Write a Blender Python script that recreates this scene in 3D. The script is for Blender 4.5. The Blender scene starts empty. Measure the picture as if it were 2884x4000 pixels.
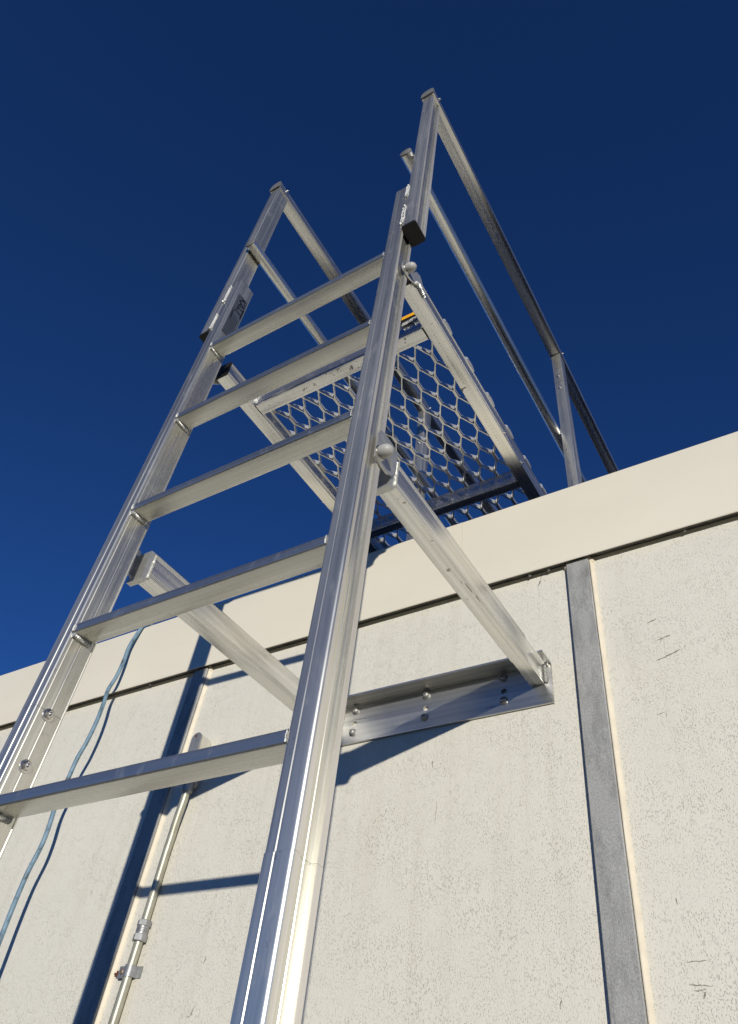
import bpy, bmesh, math, random
from mathutils import Vector, Matrix, noise

random.seed(7)
S = bpy.context.scene
COL = S.collection
rad = math.radians

# ------------------------------------------------------------------ camera
CAM = Vector((0.4789, -0.5821, -0.3805))
PITCH, YAW, ROLL = rad(45.4172), rad(-35.4046), rad(6.9205)
fw = Vector((math.cos(PITCH) * math.sin(YAW), math.cos(PITCH) * math.cos(YAW), math.sin(PITCH)))
rt = Vector((math.cos(YAW), -math.sin(YAW), 0))
up = rt.cross(fw)
r2 = rt * math.cos(ROLL) + up * math.sin(ROLL)
u2 = -rt * math.sin(ROLL) + up * math.cos(ROLL)
cd = bpy.data.cameras.new('camera')
cam = bpy.data.objects.new('camera', cd)
COL.objects.link(cam)
cam.matrix_world = Matrix(((r2.x, u2.x, -fw.x, CAM.x), (r2.y, u2.y, -fw.y, CAM.y), (r2.z, u2.z, -fw.z, CAM.z), (0, 0, 0, 1)))
cd.sensor_fit = 'VERTICAL'
cd.sensor_height = 24.0
cd.sensor_width = 24.0 * 738 / 1024
cd.lens = 1607.09 / 2268 * 24.0
cd.shift_x = -47.24 / 2268
cd.shift_y = -25.66 / 2268
cd.clip_start = 0.02
cd.clip_end = 2000
S.camera = cam

# ------------------------------------------------------------------ world and sun
SUN_DIR = Vector((-0.749, 1.0, -0.198)).normalized()          # the way the light travels
elev = math.asin(-SUN_DIR.z)
world = bpy.data.worlds.new('World')
S.world = world
world.use_nodes = True
wn = world.node_tree
bg = wn.nodes['Background']
sky = wn.nodes.new('ShaderNodeTexSky')
sky.sky_type = 'NISHITA'
sky.sun_disc = False
sky.sun_elevation = elev
sky.sun_rotation = math.atan2(-SUN_DIR.x, -SUN_DIR.y)
sky.altitude = 2500
sky.air_density = 0.8
sky.dust_density = 0.3
sky.ozone_density = 4.5
tint = wn.nodes.new('ShaderNodeMix')
tint.data_type = 'RGBA'
tint.blend_type = 'MULTIPLY'
tint.inputs[0].default_value = 1.0
tint.inputs[7].default_value = (0.45, 0.685, 0.97, 1)
wn.links.new(sky.outputs[0], tint.inputs[6])
wn.links.new(tint.outputs[2], bg.inputs[0])
bg.inputs[1].default_value = 0.113

sd = bpy.data.lights.new('sun', 'SUN')
sun = bpy.data.objects.new('sun', sd)
COL.objects.link(sun)
sun.rotation_mode = 'QUATERNION'
sun.rotation_quaternion = SUN_DIR.to_track_quat('-Z', 'Y')
sd.energy = 3.8
sd.angle = rad(0.53)
sd.color = (1.0, 0.945, 0.845)

S.view_settings.view_transform = 'Standard'
S.view_settings.look = 'None'
S.view_settings.exposure = 0.0
S.view_settings.gamma = 1.0
S.view_settings.use_curve_mapping = False
S.cycles.use_denoising = True
S.cycles.caustics_reflective = False
S.cycles.sample_clamp_indirect = 3.0


# ------------------------------------------------------------------ materials
def newmat(name):
    m = bpy.data.materials.new(name)
    m.use_nodes = True
    return m, m.node_tree, m.node_tree.nodes['Principled BSDF']


def node(nt, t, **kw):
    n = nt.nodes.new(t)
    for k, v in kw.items():
        setattr(n, k, v)
    return n


def ramp(nt, src, p0, c0, p1, c1, mid=None):
    r = node(nt, 'ShaderNodeValToRGB')
    e = r.color_ramp.elements
    e[0].position, e[0].color = p0, c0
    e[1].position, e[1].color = p1, c1
    if mid:
        q = e.new(mid[0])
        q.color = mid[1]
    nt.links.new(src, r.inputs[0])
    return r


def g(v):
    return (v, v, v, 1)


def tex(nt, kind, scale, sc=(1, 1, 1), detail=3.0, rough=0.55, rot=(0, 0, 0)):
    tc = node(nt, 'ShaderNodeTexCoord')
    mp = node(nt, 'ShaderNodeMapping')
    mp.inputs['Scale'].default_value = sc
    mp.inputs['Rotation'].default_value = rot
    nt.links.new(tc.outputs['Object'], mp.inputs[0])
    t = node(nt, kind)
    nt.links.new(mp.outputs[0], t.inputs['Vector'])
    t.inputs['Scale'].default_value = scale
    if kind == 'ShaderNodeTexNoise':
        t.inputs['Detail'].default_value = detail
        t.inputs['Roughness'].default_value = rough
    return t


def mixc(nt, fac, a, b, mode='MIX'):
    m = node(nt, 'ShaderNodeMix', data_type='RGBA', blend_type=mode)
    for i, v in ((0, fac), (6, a), (7, b)):
        if isinstance(v, (int, float, tuple)):
            m.inputs[i].default_value = v
        else:
            nt.links.new(v, m.inputs[i])
    return m.outputs[2]


def alu(name, axis, base=(0.80, 0.80, 0.745), r0=0.17, r1=0.30, metal=0.89, stain=0.12, aniso=0.7):
    """mill finish extruded aluminium: die lines along one axis, faint dull patches and hand marks"""
    m, nt, b = newmat(name)
    s = [95, 95, 95]
    s[axis] = 0.5
    die = tex(nt, 'ShaderNodeTexNoise', 1.0, tuple(s), 2, 0.5)
    s2 = [30, 30, 30]
    s2[axis] = 1.6
    patch = tex(nt, 'ShaderNodeTexNoise', 1.0, tuple(s2), 5, 0.6)
    add = node(nt, 'ShaderNodeMath', operation='MULTIPLY_ADD')
    nt.links.new(die.outputs[0], add.inputs[0])
    add.inputs[1].default_value = 0.5
    nt.links.new(patch.outputs[0], add.inputs[2])
    mr = node(nt, 'ShaderNodeMapRange')
    mr.inputs[1].default_value = 0.55
    mr.inputs[2].default_value = 0.95
    mr.inputs[3].default_value = r0 + 0.02
    mr.inputs[4].default_value = r1 + 0.06
    nt.links.new(add.outputs[0], mr.inputs[0])
    nt.links.new(mr.outputs[0], b.inputs['Roughness'])
    dark = tuple(c * (1 - stain) for c in base)
    rp = ramp(nt, patch.outputs[0], 0.38, dark + (1,), 0.60, base + (1,))
    rd = ramp(nt, die.outputs[0], 0.32, g(0.76), 0.66, g(1.0))
    c = mixc(nt, 1.0, rp.outputs[0], rd.outputs[0], 'MULTIPLY')
    # greasy hand marks and scuffs, few and small
    v = tex(nt, 'ShaderNodeTexNoise', 1.0, (34, 34, 34), 4, 0.75, rot=(0.2, 0.9, 0.3))
    vr = ramp(nt, v.outputs[0], 0.25, g(0.55), 0.33, g(1.0))
    c = mixc(nt, 0.8, c, vr.outputs[0], 'MULTIPLY')
    # pale oxide rubs: less metallic where handled
    w = tex(nt, 'ShaderNodeTexNoise', 1.0, (40, 14, 14), 6, 0.75, rot=(0.5, 0.6, 0.9))
    wr = ramp(nt, w.outputs[0], 0.56, g(metal), 0.74, g(metal - 0.16))
    nt.links.new(wr.outputs[0], b.inputs['Metallic'])
    nt.links.new(c, b.inputs['Base Color'])
    tv = node(nt, 'ShaderNodeCombineXYZ')
    tv.inputs[axis].default_value = 1.0
    nt.links.new(tv.outputs[0], b.inputs['Tangent'])
    b.inputs['Anisotropic'].default_value = aniso
    b.inputs['Anisotropic Rotation'].default_value = 0.25
    bw = tex(nt, 'ShaderNodeTexNoise', 1.0, tuple((1.6 if i == axis else 9) for i in range(3)), 1, 0.4)
    bp2 = node(nt, 'ShaderNodeBump')
    bp2.inputs['Strength'].default_value = 0.05
    bp2.inputs['Distance'].default_value = 0.004
    nt.links.new(bw.outputs[0], bp2.inputs['Height'])
    nt.links.new(bp2.outputs[0], b.inputs['Normal'])
    return m


def plain(name, col, rough=0.5, metal=0.0, var=0.15, scale=30, bump=0.0):
    m, nt, b = newmat(name)
    n = tex(nt, 'ShaderNodeTexNoise', scale, detail=5)
    lo = tuple(c * (1 - var) for c in col)
    hi = tuple(min(1, c * (1 + var)) for c in col)
    r = ramp(nt, n.outputs[0], 0.35, lo + (1,), 0.65, hi + (1,))
    nt.links.new(r.outputs[0], b.inputs['Base Color'])
    b.inputs['Roughness'].default_value = rough
    b.inputs['Metallic'].default_value = metal
    if bump:
        bp = node(nt, 'ShaderNodeBump')
        bp.inputs['Strength'].default_value = 0.6
        bp.inputs['Distance'].default_value = bump
        nt.links.new(n.outputs[0], bp.inputs['Height'])
        nt.links.new(bp.outputs[0], b.inputs['Normal'])
    return m


ALX, ALZ = alu('aluminium_along_x', 0, (0.73, 0.725, 0.675), 0.18, 0.34, 0.90, 0.16), alu('aluminium_along_z', 2, (0.83, 0.81, 0.715), 0.18, 0.34, 0.86, 0.16, 0.3)
TUBE = alu('aluminium_tube', 1, (0.90, 0.89, 0.84), 0.20, 0.30, 0.93, 0.08, 0.0)
ALY = alu('aluminium_along_y', 1, (0.90, 0.89, 0.84), 0.15, 0.28, 0.88, 0.12)
BEAM = alu('bright_aluminium_along_x', 0, (0.91, 0.90, 0.87), 0.12, 0.24, 0.90, 0.12)
LIPM = alu('dull_aluminium_lip', 2, (0.80, 0.76, 0.68), 0.34, 0.50, 0.52, 0.10)
GRATE = alu('grating_aluminium', 1, (0.88, 0.87, 0.82), 0.24, 0.36, 0.66, 0.05)
PLATE = alu('bracket_plate_aluminium', 0, (0.72, 0.715, 0.665), 0.22, 0.38, 0.88, 0.12)
LUG = plain('cast_lug_metal', (0.60, 0.60, 0.57), 0.42, 0.75, 0.1, 60, 0.0003)
WELD = plain('weld_metal', (0.68, 0.68, 0.64), 0.46, 0.7, 0.25, 260, 0.0010)
WELDB = plain('fresh_weld_metal', (0.78, 0.78, 0.74), 0.5, 0.4, 0.12, 120, 0.0006)
STEEL = plain('bright_steel', (0.60, 0.58, 0.55), 0.22, 1.0, 0.1, 80)
DSTEEL = plain('dull_screw_metal', (0.30, 0.30, 0.30), 0.38, 0.9, 0.15, 90)
SCRW = plain('zinc_screw', (0.36, 0.36, 0.34), 0.5, 0.6, 0.15, 120)
BLACK = plain('black_plastic', (0.005, 0.005, 0.005), 0.6, 0, 0.2, 40)
GREYP = plain('grey_plastic_cap', (0.16, 0.16, 0.15), 0.42, 0, 0.12, 60)
DOME = plain('pale_grey_plastic', (0.40, 0.40, 0.37), 0.48, 0, 0.04, 40)
YELLOW = plain('yellow_tape', (0.85, 0.42, 0.01), 0.5, 0, 0.05, 60)
ROOFM = plain('roof_membrane', (0.060, 0.056, 0.052), 0.85, 0, 0.25, 14, 0.002)
DARKIN = plain('dark_underside', (0.24, 0.225, 0.20), 0.8, 0, 0.25, 30)
PIPE = plain('galvanised_conduit', (0.42, 0.405, 0.31), 0.42, 0.45, 0.12, 45)
FIT = plain('zinc_fitting', (0.33, 0.335, 0.33), 0.48, 0.55, 0.15, 60)
RUST = plain('rusty_metal', (0.15, 0.05, 0.025), 0.8, 0.2, 0.3, 90)
SCREWR = plain('brown_screw', (0.34, 0.25, 0.18), 0.5, 0.6, 0.3, 200)
SEAL = plain('cream_sealant', (0.71, 0.64, 0.50), 0.55, 0, 0.06, 25, 0.0006)
STICK = plain('sticker_film', (0.075, 0.085, 0.11), 0.35, 0.0, 0.06, 60)
INK = plain('black_ink', (0.008, 0.008, 0.012), 0.5, 0, 0.1, 60)
INK2 = plain('faded_ink', (0.022, 0.026, 0.038), 0.5, 0, 0.1, 60)
MARK = plain('dirt_mark', (0.27, 0.245, 0.20), 0.9, 0, 0.35, 200)


def cable_mat():
    m, nt, b = newmat('blue_cable_sheath')
    n = tex(nt, 'ShaderNodeTexNoise', 1.0, (60, 60, 26), 5, 0.7)
    r = ramp(nt, n.outputs[0], 0.37, (0.05, 0.05, 0.045, 1), 0.45, (0.12, 0.21, 0.28, 1), )
    q = r.color_ramp.elements.new(0.62)
    q.color = (0.20, 0.30, 0.38, 1)
    nt.links.new(r.outputs[0], b.inputs['Base Color'])
    b.inputs['Roughness'].default_value = 0.55
    return m


def panel_mat():
    """painted, finely embossed sheet: short pits and nicks, patchy in strength"""
    m, nt, b = newmat('embossed_cream_panel')
    pit = tex(nt, 'ShaderNodeTexNoise', 1.0, (400, 400, 270), 2, 0.55, rot=(0, 0.25, 0))
    big = tex(nt, 'ShaderNodeTexNoise', 1.0, (5, 5, 9), 4, 0.6)
    cl = tex(nt, 'ShaderNodeTexNoise', 1.0, (38, 38, 46), 4, 0.6)
    pr = ramp(nt, pit.outputs[0], 0.355, g(1), 0.435, g(0))
    br = ramp(nt, big.outputs[0], 0.34, g(0.55), 0.60, g(1))
    cr = ramp(nt, cl.outputs[0], 0.36, g(0.35), 0.58, g(1))
    f1 = mixc(nt, 1.0, pr.outputs[0], br.outputs[0], 'MULTIPLY')
    f2 = mixc(nt, 1.0, f1, cr.outputs[0], 'MULTIPLY')
    tone = tex(nt, 'ShaderNodeTexNoise', 1.0, (1.6, 1.6, 2.6), 4, 0.6)
    tr = ramp(nt, tone.outputs[0], 0.35, (0.715, 0.690, 0.590, 1), 0.65, (0.742, 0.714, 0.612, 1))
    c = mixc(nt, f2, tr.outputs[0], (0.60, 0.57, 0.485, 1))
    # faint vertical rain runs
    run = tex(nt, 'ShaderNodeTexNoise', 1.0, (28, 28, 1.1), 5, 0.65)
    rr = ramp(nt, run.outputs[0], 0.30, (0.90, 0.885, 0.85, 1), 0.50, g(1))
    c = mixc(nt, 0.55, c, rr.outputs[0], 'MULTIPLY')
    st = tex(nt, 'ShaderNodeTexNoise', 1.0, (11, 11, 11), 6, 0.75)
    sr = ramp(nt, st.outputs[0], 0.20, (0.55, 0.50, 0.42, 1), 0.31, g(1))
    c = mixc(nt, 0.5, c, sr.outputs[0], 'MULTIPLY')
    nt.links.new(c, b.inputs['Base Color'])
    b.inputs['Roughness'].default_value = 0.5
    inv = node(nt, 'ShaderNodeMath', operation='MULTIPLY')
    nt.links.new(f2, inv.inputs[0])
    inv.inputs[1].default_value = -1
    bp = node(nt, 'ShaderNodeBump')
    bp.inputs['Strength'].default_value = 0.7
    bp.inputs['Distance'].default_value = 0.0012
    nt.links.new(inv.outputs[0], bp.inputs['Height'])
    soft = tex(nt, 'ShaderNodeTexNoise', 1.0, (120, 120, 90), 3, 0.6)
    bp2 = node(nt, 'ShaderNodeBump')
    bp2.inputs['Strength'].default_value = 0.6
    bp2.inputs['Distance'].default_value = 0.0009
    nt.links.new(soft.outputs[0], bp2.inputs['Height'])
    nt.links.new(bp.outputs[0], bp2.inputs['Normal'])
    nt.links.new(bp2.outputs[0], b.inputs['Normal'])
    return m


def fascia_mat():
    m, nt, b = newmat('smooth_cream_flashing')
    t = tex(nt, 'ShaderNodeTexNoise', 1.0, (2, 2, 5), 5, 0.6)
    tr = ramp(nt, t.outputs[0], 0.3, (0.765, 0.715, 0.575, 1), 0.7, (0.805, 0.755, 0.61, 1))
    sc = tex(nt, 'ShaderNodeTexNoise', 1.0, (26, 26, 60), 6, 0.75, rot=(0, 0.5, 0))
    sr = ramp(nt, sc.outputs[0], 0.25, (0.72, 0.60, 0.42, 1), 0.35, g(1))
    c = mixc(nt, 0.75, tr.outputs[0], sr.outputs[0], 'MULTIPLY')
    nt.links.new(c, b.inputs['Base Color'])
    b.inputs['Roughness'].default_value = 0.42
    w = tex(nt, 'ShaderNodeTexNoise', 1.0, (3, 3, 6), 2, 0.5)
    bp = node(nt, 'ShaderNodeBump')
    bp.inputs['Strength'].default_value = 0.3
    bp.inputs['Distance'].default_value = 0.006
    nt.links.new(w.outputs[0], bp.inputs['Height'])
    nt.links.new(bp.outputs[0], b.inputs['Normal'])
    return m


def galv_mat():
    m, nt, b = newmat('weathered_galvanised_strip')
    a = tex(nt, 'ShaderNodeTexNoise', 1.0, (420, 420, 300), 3, 0.6)
    p = tex(nt, 'ShaderNodeTexNoise', 1.0, (22, 22, 7), 6, 0.7)
    ra = ramp(nt, a.outputs[0], 0.35, (0.30, 0.30, 0.285, 1), 0.66, (0.44, 0.44, 0.415, 1))
    rp = ramp(nt, p.outputs[0], 0.32, g(0.62), 0.54, g(1.0))
    c = mixc(nt, 1.0, ra.outputs[0], rp.outputs[0], 'MULTIPLY')
    nt.links.new(c, b.inputs['Base Color'])
    b.inputs['Roughness'].default_value = 0.6
    b.inputs['Metallic'].default_value = 0.08
    bp = node(nt, 'ShaderNodeBump')
    bp.inputs['Strength'].default_value = 0.7
    bp.inputs['Distance'].default_value = 0.0008
    nt.links.new(a.outputs[0], bp.inputs['Height'])
    nt.links.new(bp.outputs[0], b.inputs['Normal'])
    return m


def ground_mat():
    m, nt, b = newmat('worn_asphalt_yard')
    a = tex(nt, 'ShaderNodeTexNoise', 60, detail=6)
    p = tex(nt, 'ShaderNodeTexNoise', 0.6, detail=6)
    ra = ramp(nt, a.outputs[0], 0.35, (0.07, 0.066, 0.06, 1), 0.65, (0.17, 0.16, 0.145, 1))
    rp = ramp(nt, p.outputs[0], 0.3, g(0.75), 0.7, g(1.0))
    nt.links.new(mixc(nt, 1.0, ra.outputs[0], rp.outputs[0], 'MULTIPLY'), b.inputs['Base Color'])
    b.inputs['Roughness'].default_value = 0.9
    return m


PANEL, FASC, GALV, CABLE, GROUND = panel_mat(), fascia_mat(), galv_mat(), cable_mat(), ground_mat()


# ------------------------------------------------------------------ mesh helpers
class MB:
    def __init__(self):
        self.v, self.f = [], []

    def add(self, vs, fs):
        o = len(self.v)
        self.v += [Vector(p) for p in vs]
        self.f += [tuple(i + o for i in q) for q in fs]
        return self

    def prism(self, prof, A, B, U, V, cap=True, tilt=None):
        """polygon prof (u,v pairs, counter-clockwise seen against B-A) swept from A to B"""
        A, B, U, V = map(Vector, (A, B, U, V))
        n = len(prof)
        vs = [A + U * u + V * v for u, v in prof] + [B + U * u + V * v for u, v in prof]
        fs = [(i, (i + 1) % n, n + (i + 1) % n, n + i) for i in range(n)]
        if U.cross(V).dot(B - A) < 0:
            fs = [tuple(reversed(q)) for q in fs]
            if cap:
                fs += [tuple(range(n)), tuple(reversed(range(n, 2 * n)))]
        elif cap:
            fs += [tuple(reversed(range(n))), tuple(range(n, 2 * n))]
        return self.add(vs, fs)

    def box(self, x0, x1, y0, y1, z0, z1, bev=0.0):
        pr = rrect(x0, x1, y0, y1, bev) if bev else [(x0, y0), (x1, y0), (x1, y1), (x0, y1)]
        return self.prism(pr, (0, 0, z0), (0, 0, z1), (1, 0, 0), (0, 1, 0))

    def tube(self, pts, r, n=16, cap=True, ell=None):
        pts = [Vector(p) for p in pts]
        rs = r if isinstance(r, (list, tuple)) else [r] * len(pts)
        vs, fs = [], []
        t0 = (pts[1] - pts[0]).normalized()
        a = Vector((0, 0, 1)) if abs(t0.z) < 0.9 else Vector((1, 0, 0))
        N = t0.cross(a).normalized()
        for i, p in enumerate(pts):
            t = (pts[min(i + 1, len(pts) - 1)] - pts[max(i - 1, 0)]).normalized()
            N = (N - t * N.dot(t)).normalized()
            Bn = t.cross(N)
            for k in range(n):
                an = 2 * math.pi * k / n
                vs.append(p + (N * math.cos(an) + Bn * math.sin(an)) * rs[i])
        for i in range(len(pts) - 1):
            for k in range(n):
                fs.append((i * n + k, i * n + (k + 1) % n, (i + 1) * n + (k + 1) % n, (i + 1) * n + k))
        if cap:
            fs.append(tuple(reversed(range(n))))
            fs.append(tuple((len(pts) - 1) * n + k for k in range(n)))
        return self.add(vs, fs)

    def lathe(self, c, axis, prof, n=24):
        """prof: (distance along axis, radius)"""
        c, ax = Vector(c), Vector(axis).normalized()
        a = Vector((0, 0, 1)) if abs(ax.z) < 0.9 else Vector((1, 0, 0))
        U = ax.cross(a).normalized()
        V = ax.cross(U)
        vs, fs = [], []
        for d, r in prof:
            for k in range(n):
                an = 2 * math.pi * k / n
                vs.append(c + ax * d + (U * math.cos(an) + V * math.sin(an)) * max(r, 1e-5))
        for i in range(len(prof) - 1):
            for k in range(n):
                fs.append((i * n + k, i * n + (k + 1) % n, (i + 1) * n + (k + 1) % n, (i + 1) * n + k))
        fs.append(tuple(reversed(range(n))))
        fs.append(tuple((len(prof) - 1) * n + k for k in range(n)))
        return self.add(vs, fs)

    def bead(self, pts, r, step=0.0035, amp=0.28, seed=0, squash=1.0):
        """a rippled weld bead along a polyline"""
        P = [Vector(p) for p in pts]
        out, rs = [], []
        k = 0
        for i in range(len(P) - 1):
            L = (P[i + 1] - P[i]).length
            m = max(2, int(L / step * 3))
            for j in range(m + (i == len(P) - 2)):
                q = P[i].lerp(P[i + 1], j / m)
                w = noise.noise(q * 90 + Vector((seed, 0, 0)))
                out.append(q + Vector((noise.noise(q * 60 + Vector((9, seed, 0))), noise.noise(q * 60 + Vector((0, seed, 5))), 0)) * r * 0.25)
                rs.append(r * (1 + amp * math.sin(k * 2 * math.pi / 3) * 0.6 + amp * w))
                k += 1
        rs[0] *= 0.4
        rs[-1] *= 0.4
        return self.tube(out, rs, 8)


def rrect(x0, x1, y0, y1, r=0.003, n=4):
    out = []
    for cx, cy, a0 in ((x1 - r, y0 + r, -90), (x1 - r, y1 - r, 0), (x0 + r, y1 - r, 90), (x0 + r, y0 + r, 180)):
        for k in range(n + 1):
            a = rad(a0 + 90 * k / n)
            out.append((cx + r * math.cos(a), cy + r * math.sin(a)))
    return out


def notched(w, h, r, marks, width=0.0018, depth=0.0011, n=4):
    """rounded rectangle 0..w x 0..h with small V notches; marks: list of (side, pos) side in b r t l"""
    out = []

    def side(a, b, key):
        a, b = Vector(a), Vector(b)
        d = (b - a).normalized()
        inn = Vector((-d.y, d.x))
        L = (b - a).length
        ps = []
        for s, p in marks:
            if s == key:
                ps.append(p if key in 'br' else ((w if key == 't' else h) - p))
        res = []
        off = r
        for p in sorted(ps):
            t = p - off
            res += [a + d * (t - width / 2), a + d * t + inn * depth, a + d * (t + width / 2)]
        return [tuple(q) for q in res]

    def corner(cx, cy, a0):
        return [(cx + r * math.cos(rad(a0 + 90 * k / n)), cy + r * math.sin(rad(a0 + 90 * k / n))) for k in range(n + 1)]
    out += side((r, 0), (w - r, 0), 'b')
    out += corner(w - r, r, -90)
    out += side((w, r), (w, h - r), 'r')
    out += corner(w - r, h - r, 0)
    out += side((w - r, h), (r, h), 't')
    out += corner(r, h - r, 90)
    out += side((0, h - r), (0, r), 'l')
    out += corner(r, r, 180)
    return out


def stile_profile(w=0.0374, d=0.055):
    """u: 0 inner face .. w outer face, v: 0 front .. d back; outer face carries a shallow channel"""
    r = 0.0046
    p = []
    c = lambda cx, cy, rr, a0, n=7: [(cx + rr * math.cos(rad(a0 + 90 * k / n)), cy + rr * math.sin(rad(a0 + 90 * k / n))) for k in range(n + 1)]
    gx = 0.4 * w
    p += [(gx - 0.001, 0), (gx, 0.0011), (gx + 0.001, 0)]
    p += c(w - r, r, r, -90)
    # outer face: front lip, channel, back lip
    p += [(w, 0.0056), (w - 0.0012, 0.0120), (w - 0.0018, 0.0121), (w - 0.0018, 0.0142), (w - 0.0062, 0.0146)]
    p += [(w - 0.0062, 0.0262), (w - 0.0072, 0.0270), (w - 0.0062, 0.0278)]
    p += [(w - 0.0062, 0.0398), (w - 0.0002, 0.0410), (w, 0.0418), (w - 0.0011, 0.0530), (w - 0.0022, d)]
    p += c(0.002, d - 0.002, 0.002, 90, 3)
    p += [(0, 0.0520), (0.0012, 0.0509), (0, 0.0498)]
    p += [(0, 0.0283), (0.0012, 0.0272), (0, 0.0261)]
    p += [(0, 0.0093), (0.0012, 0.0082), (0, 0.0071)]
    p += c(r, r, r, 180)
    return p


def mesh_of(name, mb, off=Vector((0, 0, 0)), smooth=28):
    me = bpy.data.meshes.new(name)
    me.from_pydata([tuple(p - off) for p in mb.v], [], mb.f)
    me.validate()
    for p in me.polygons:
        p.use_smooth = True
    me.set_sharp_from_angle(angle=rad(smooth))
    me.update()
    return me


def thing(name, loc, label, cat, group=None, kind=None):
    o = bpy.data.objects.new(name, None)
    o.empty_display_size = 0.1
    o.location = loc
    COL.objects.link(o)
    o['label'] = label
    o['category'] = cat
    if group:
        o['group'] = group
    if kind:
        o['kind'] = kind
    return o


def wloc(o):
    v = Vector((0, 0, 0))
    while o is not None:
        v += Vector(o.location)
        o = o.parent
    return v


def part(name, mb, mat, parent, label=None, kind=None, smooth=28, cat=None, group=None):
    off = wloc(parent)
    me = mesh_of(name, mb, off, smooth)
    me.materials.append(mat)
    o = bpy.data.objects.new(name, me)
    COL.objects.link(o)
    o.parent = parent
    if label:
        o['label'] = label
    if kind:
        o['kind'] = kind
    if cat:
        o['category'] = cat
    if group:
        o['group'] = group
    return o


# ------------------------------------------------------------------ the wall frame
WY, WYAW, WT = 0.768, 0.0087, 0.012


def W(x, z, off=0.0):
    """a point on the wall face; off metres towards the ladder"""
    return Vector((x, WY + WYAW * x + WT * (z - 0.5) - off, z))


def sl(x):
    return 0.0087 * x                                      # the flashing runs out of level by half a degree


GZ = -2.0
# ground: one sheet to the horizon
gm = MB().add([(-600, -600, GZ), (600, -600, GZ), (600, 600, GZ), (-600, 600, GZ)], [(0, 1, 2, 3)])
go = part('ground', gm, GROUND, None, kind='structure')

B = thing('panel_building', (-0.5, 0.8, GZ), 'cream flat-roofed building of embossed wall panels under a smooth parapet band', 'building')
SP = 1.208
SEAMS = [0.0985 + SP * k for k in range(-3, 4)]
for i in range(len(SEAMS) - 1):
    xa, xb = SEAMS[i] + 0.003, SEAMS[i + 1] - 0.003
    ln_t, ln_b = 0.0052, -0.019                           # seams lean a little
    mb = MB()
    zt, zb = 0.826, GZ + 0.05
    pts = []
    for (x, z) in ((xa + ln_b, zb), (xb + ln_b, zb), (xb + ln_t, zt + sl(xb)), (xa + ln_t, zt + sl(xa))):
        pts.append(W(x, z))
    back = [p + Vector((0, 0.10, 0)) for p in pts]
    mb.add(pts + back, [(0, 1, 2, 3), (7, 6, 5, 4), (0, 4, 5, 1), (1, 5, 6, 2), (2, 6, 7, 3), (3, 7, 4, 0)])
    part('wall_panel', mb, PANEL, B)


def strip_x(xc, z):
    return xc + (z - 0.46) * 0.0105


for xc in SEAMS[1:-1]:
    zt, zb = 0.822 + sl(xc), GZ + 0.05
    hw, h = 0.028, 0.013
    mb = MB()
    prof = [(-hw, 0), (-hw, -h + 0.0015), (-hw + 0.0015, -h), (hw - 0.0015, -h), (hw, -h + 0.0015), (hw, 0)]
    prof = [(hw, 0.0), (-hw, 0.0), (-hw, -h + 0.0015), (-hw + 0.0015, -h), (hw - 0.0015, -h), (hw, -h + 0.0015)]
    A_, B_ = W(strip_x(xc, zb), zb), W(strip_x(xc, zt), zt)
    mb.prism(list(reversed(prof)), A_, B_, (1, 0, 0), (0, 1, 0))
    part('cover_strip', mb, GALV, B)
    # sealant run up the right-hand side, dabs at the top
    mb = MB()
    N = 90
    for sgn in (1,):
        vs, fs = [], []
        for k in range(N + 1):
            z = zb + (zt - zb) * k / N
            c = W(strip_x(xc, z) + hw, z)
            w1 = 0.0105 + 0.0012 * noise.noise(Vector((xc, z * 9, 0)))
            for (du, dv) in ((0.0014, 0.0), (0.0014, -h * 0.60), (0.0034, -h * 0.62), (w1 * 0.62, -0.0036), (w1, -0.0003), (w1, 0.002)):
                vs.append(c + Vector((du, dv, 0)))
        for k in range(N):
            for j in range(5):
                a = k * 6 + j
                fs.append((a, a + 1, a + 7, a + 6))
        mb.add(vs, fs)
    for (dx, dz) in ((hw + 0.004, -0.006), (-hw - 0.001, -0.008), (hw - 0.004, 0.004), (-hw + 0.005, 0.003)):
        c = W(strip_x(xc, zt) + dx, zt + dz, 0.008)
        mb.lathe(c + Vector((0, 0.009, 0)), (0, -1, 0), [(0, 0.009), (0.004, 0.0085), (0.008, 0.005), (0.0095, 0.001)], 10)
    part('sealant_bead', mb, SEAL, B, smooth=60)

# parapet flashing, in lengths, the joint a fine lap
FX = [-4.4, -2.607, -0.207, 2.193, 3.75]
for i in range(len(FX) - 1):
    xa, xb = FX[i] + (0.0004 if i else 0), FX[i + 1] - 0.0004
    e = 0.0008 if i % 2 else 0.0
    prof = [(-0.0195 - e, 0.0005), (-0.0225 - e, -0.003), (-0.0240 - e, -0.001), (-0.0210 - e, 0.0055), (-0.0205 - e, 0.2495), (-0.0185 - e, 0.2526), (0.0120, 0.2535),
            (0.0140, 0.251), (0.0140, 0.010), (0.0120, 0.010), (0.0120, 0.2505), (-0.0180 - e, 0.2500), (-0.0185 - e, 0.0055)]
    A_ = Vector((xa, WY + WYAW * xa + WT * 0.32, 0.821 + sl(xa)))
    B_ = Vector((xb, WY + WYAW * xb + WT * 0.32, 0.821 + sl(xb)))
    mb = MB().prism(list(reversed(prof)), A_, B_, (0, 1, 0), (0, 0, 1))
    part('parapet_flashing', mb, FASC, B, smooth=35)
mb = MB()
xa, xb = -4.4, 3.75
A_ = Vector((xa, WY + WYAW * xa + WT * 0.32, 0.821 + sl(xa)))
B_ = Vector((xb, WY + WYAW * xb + WT * 0.32, 0.821 + sl(xb)))
mb.prism([(-0.017, 0.008), (0.0115, 0.008), (0.0115, 0.249), (-0.017, 0.249)], A_, B_, (0, 1, 0), (0, 0, 1))
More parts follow.
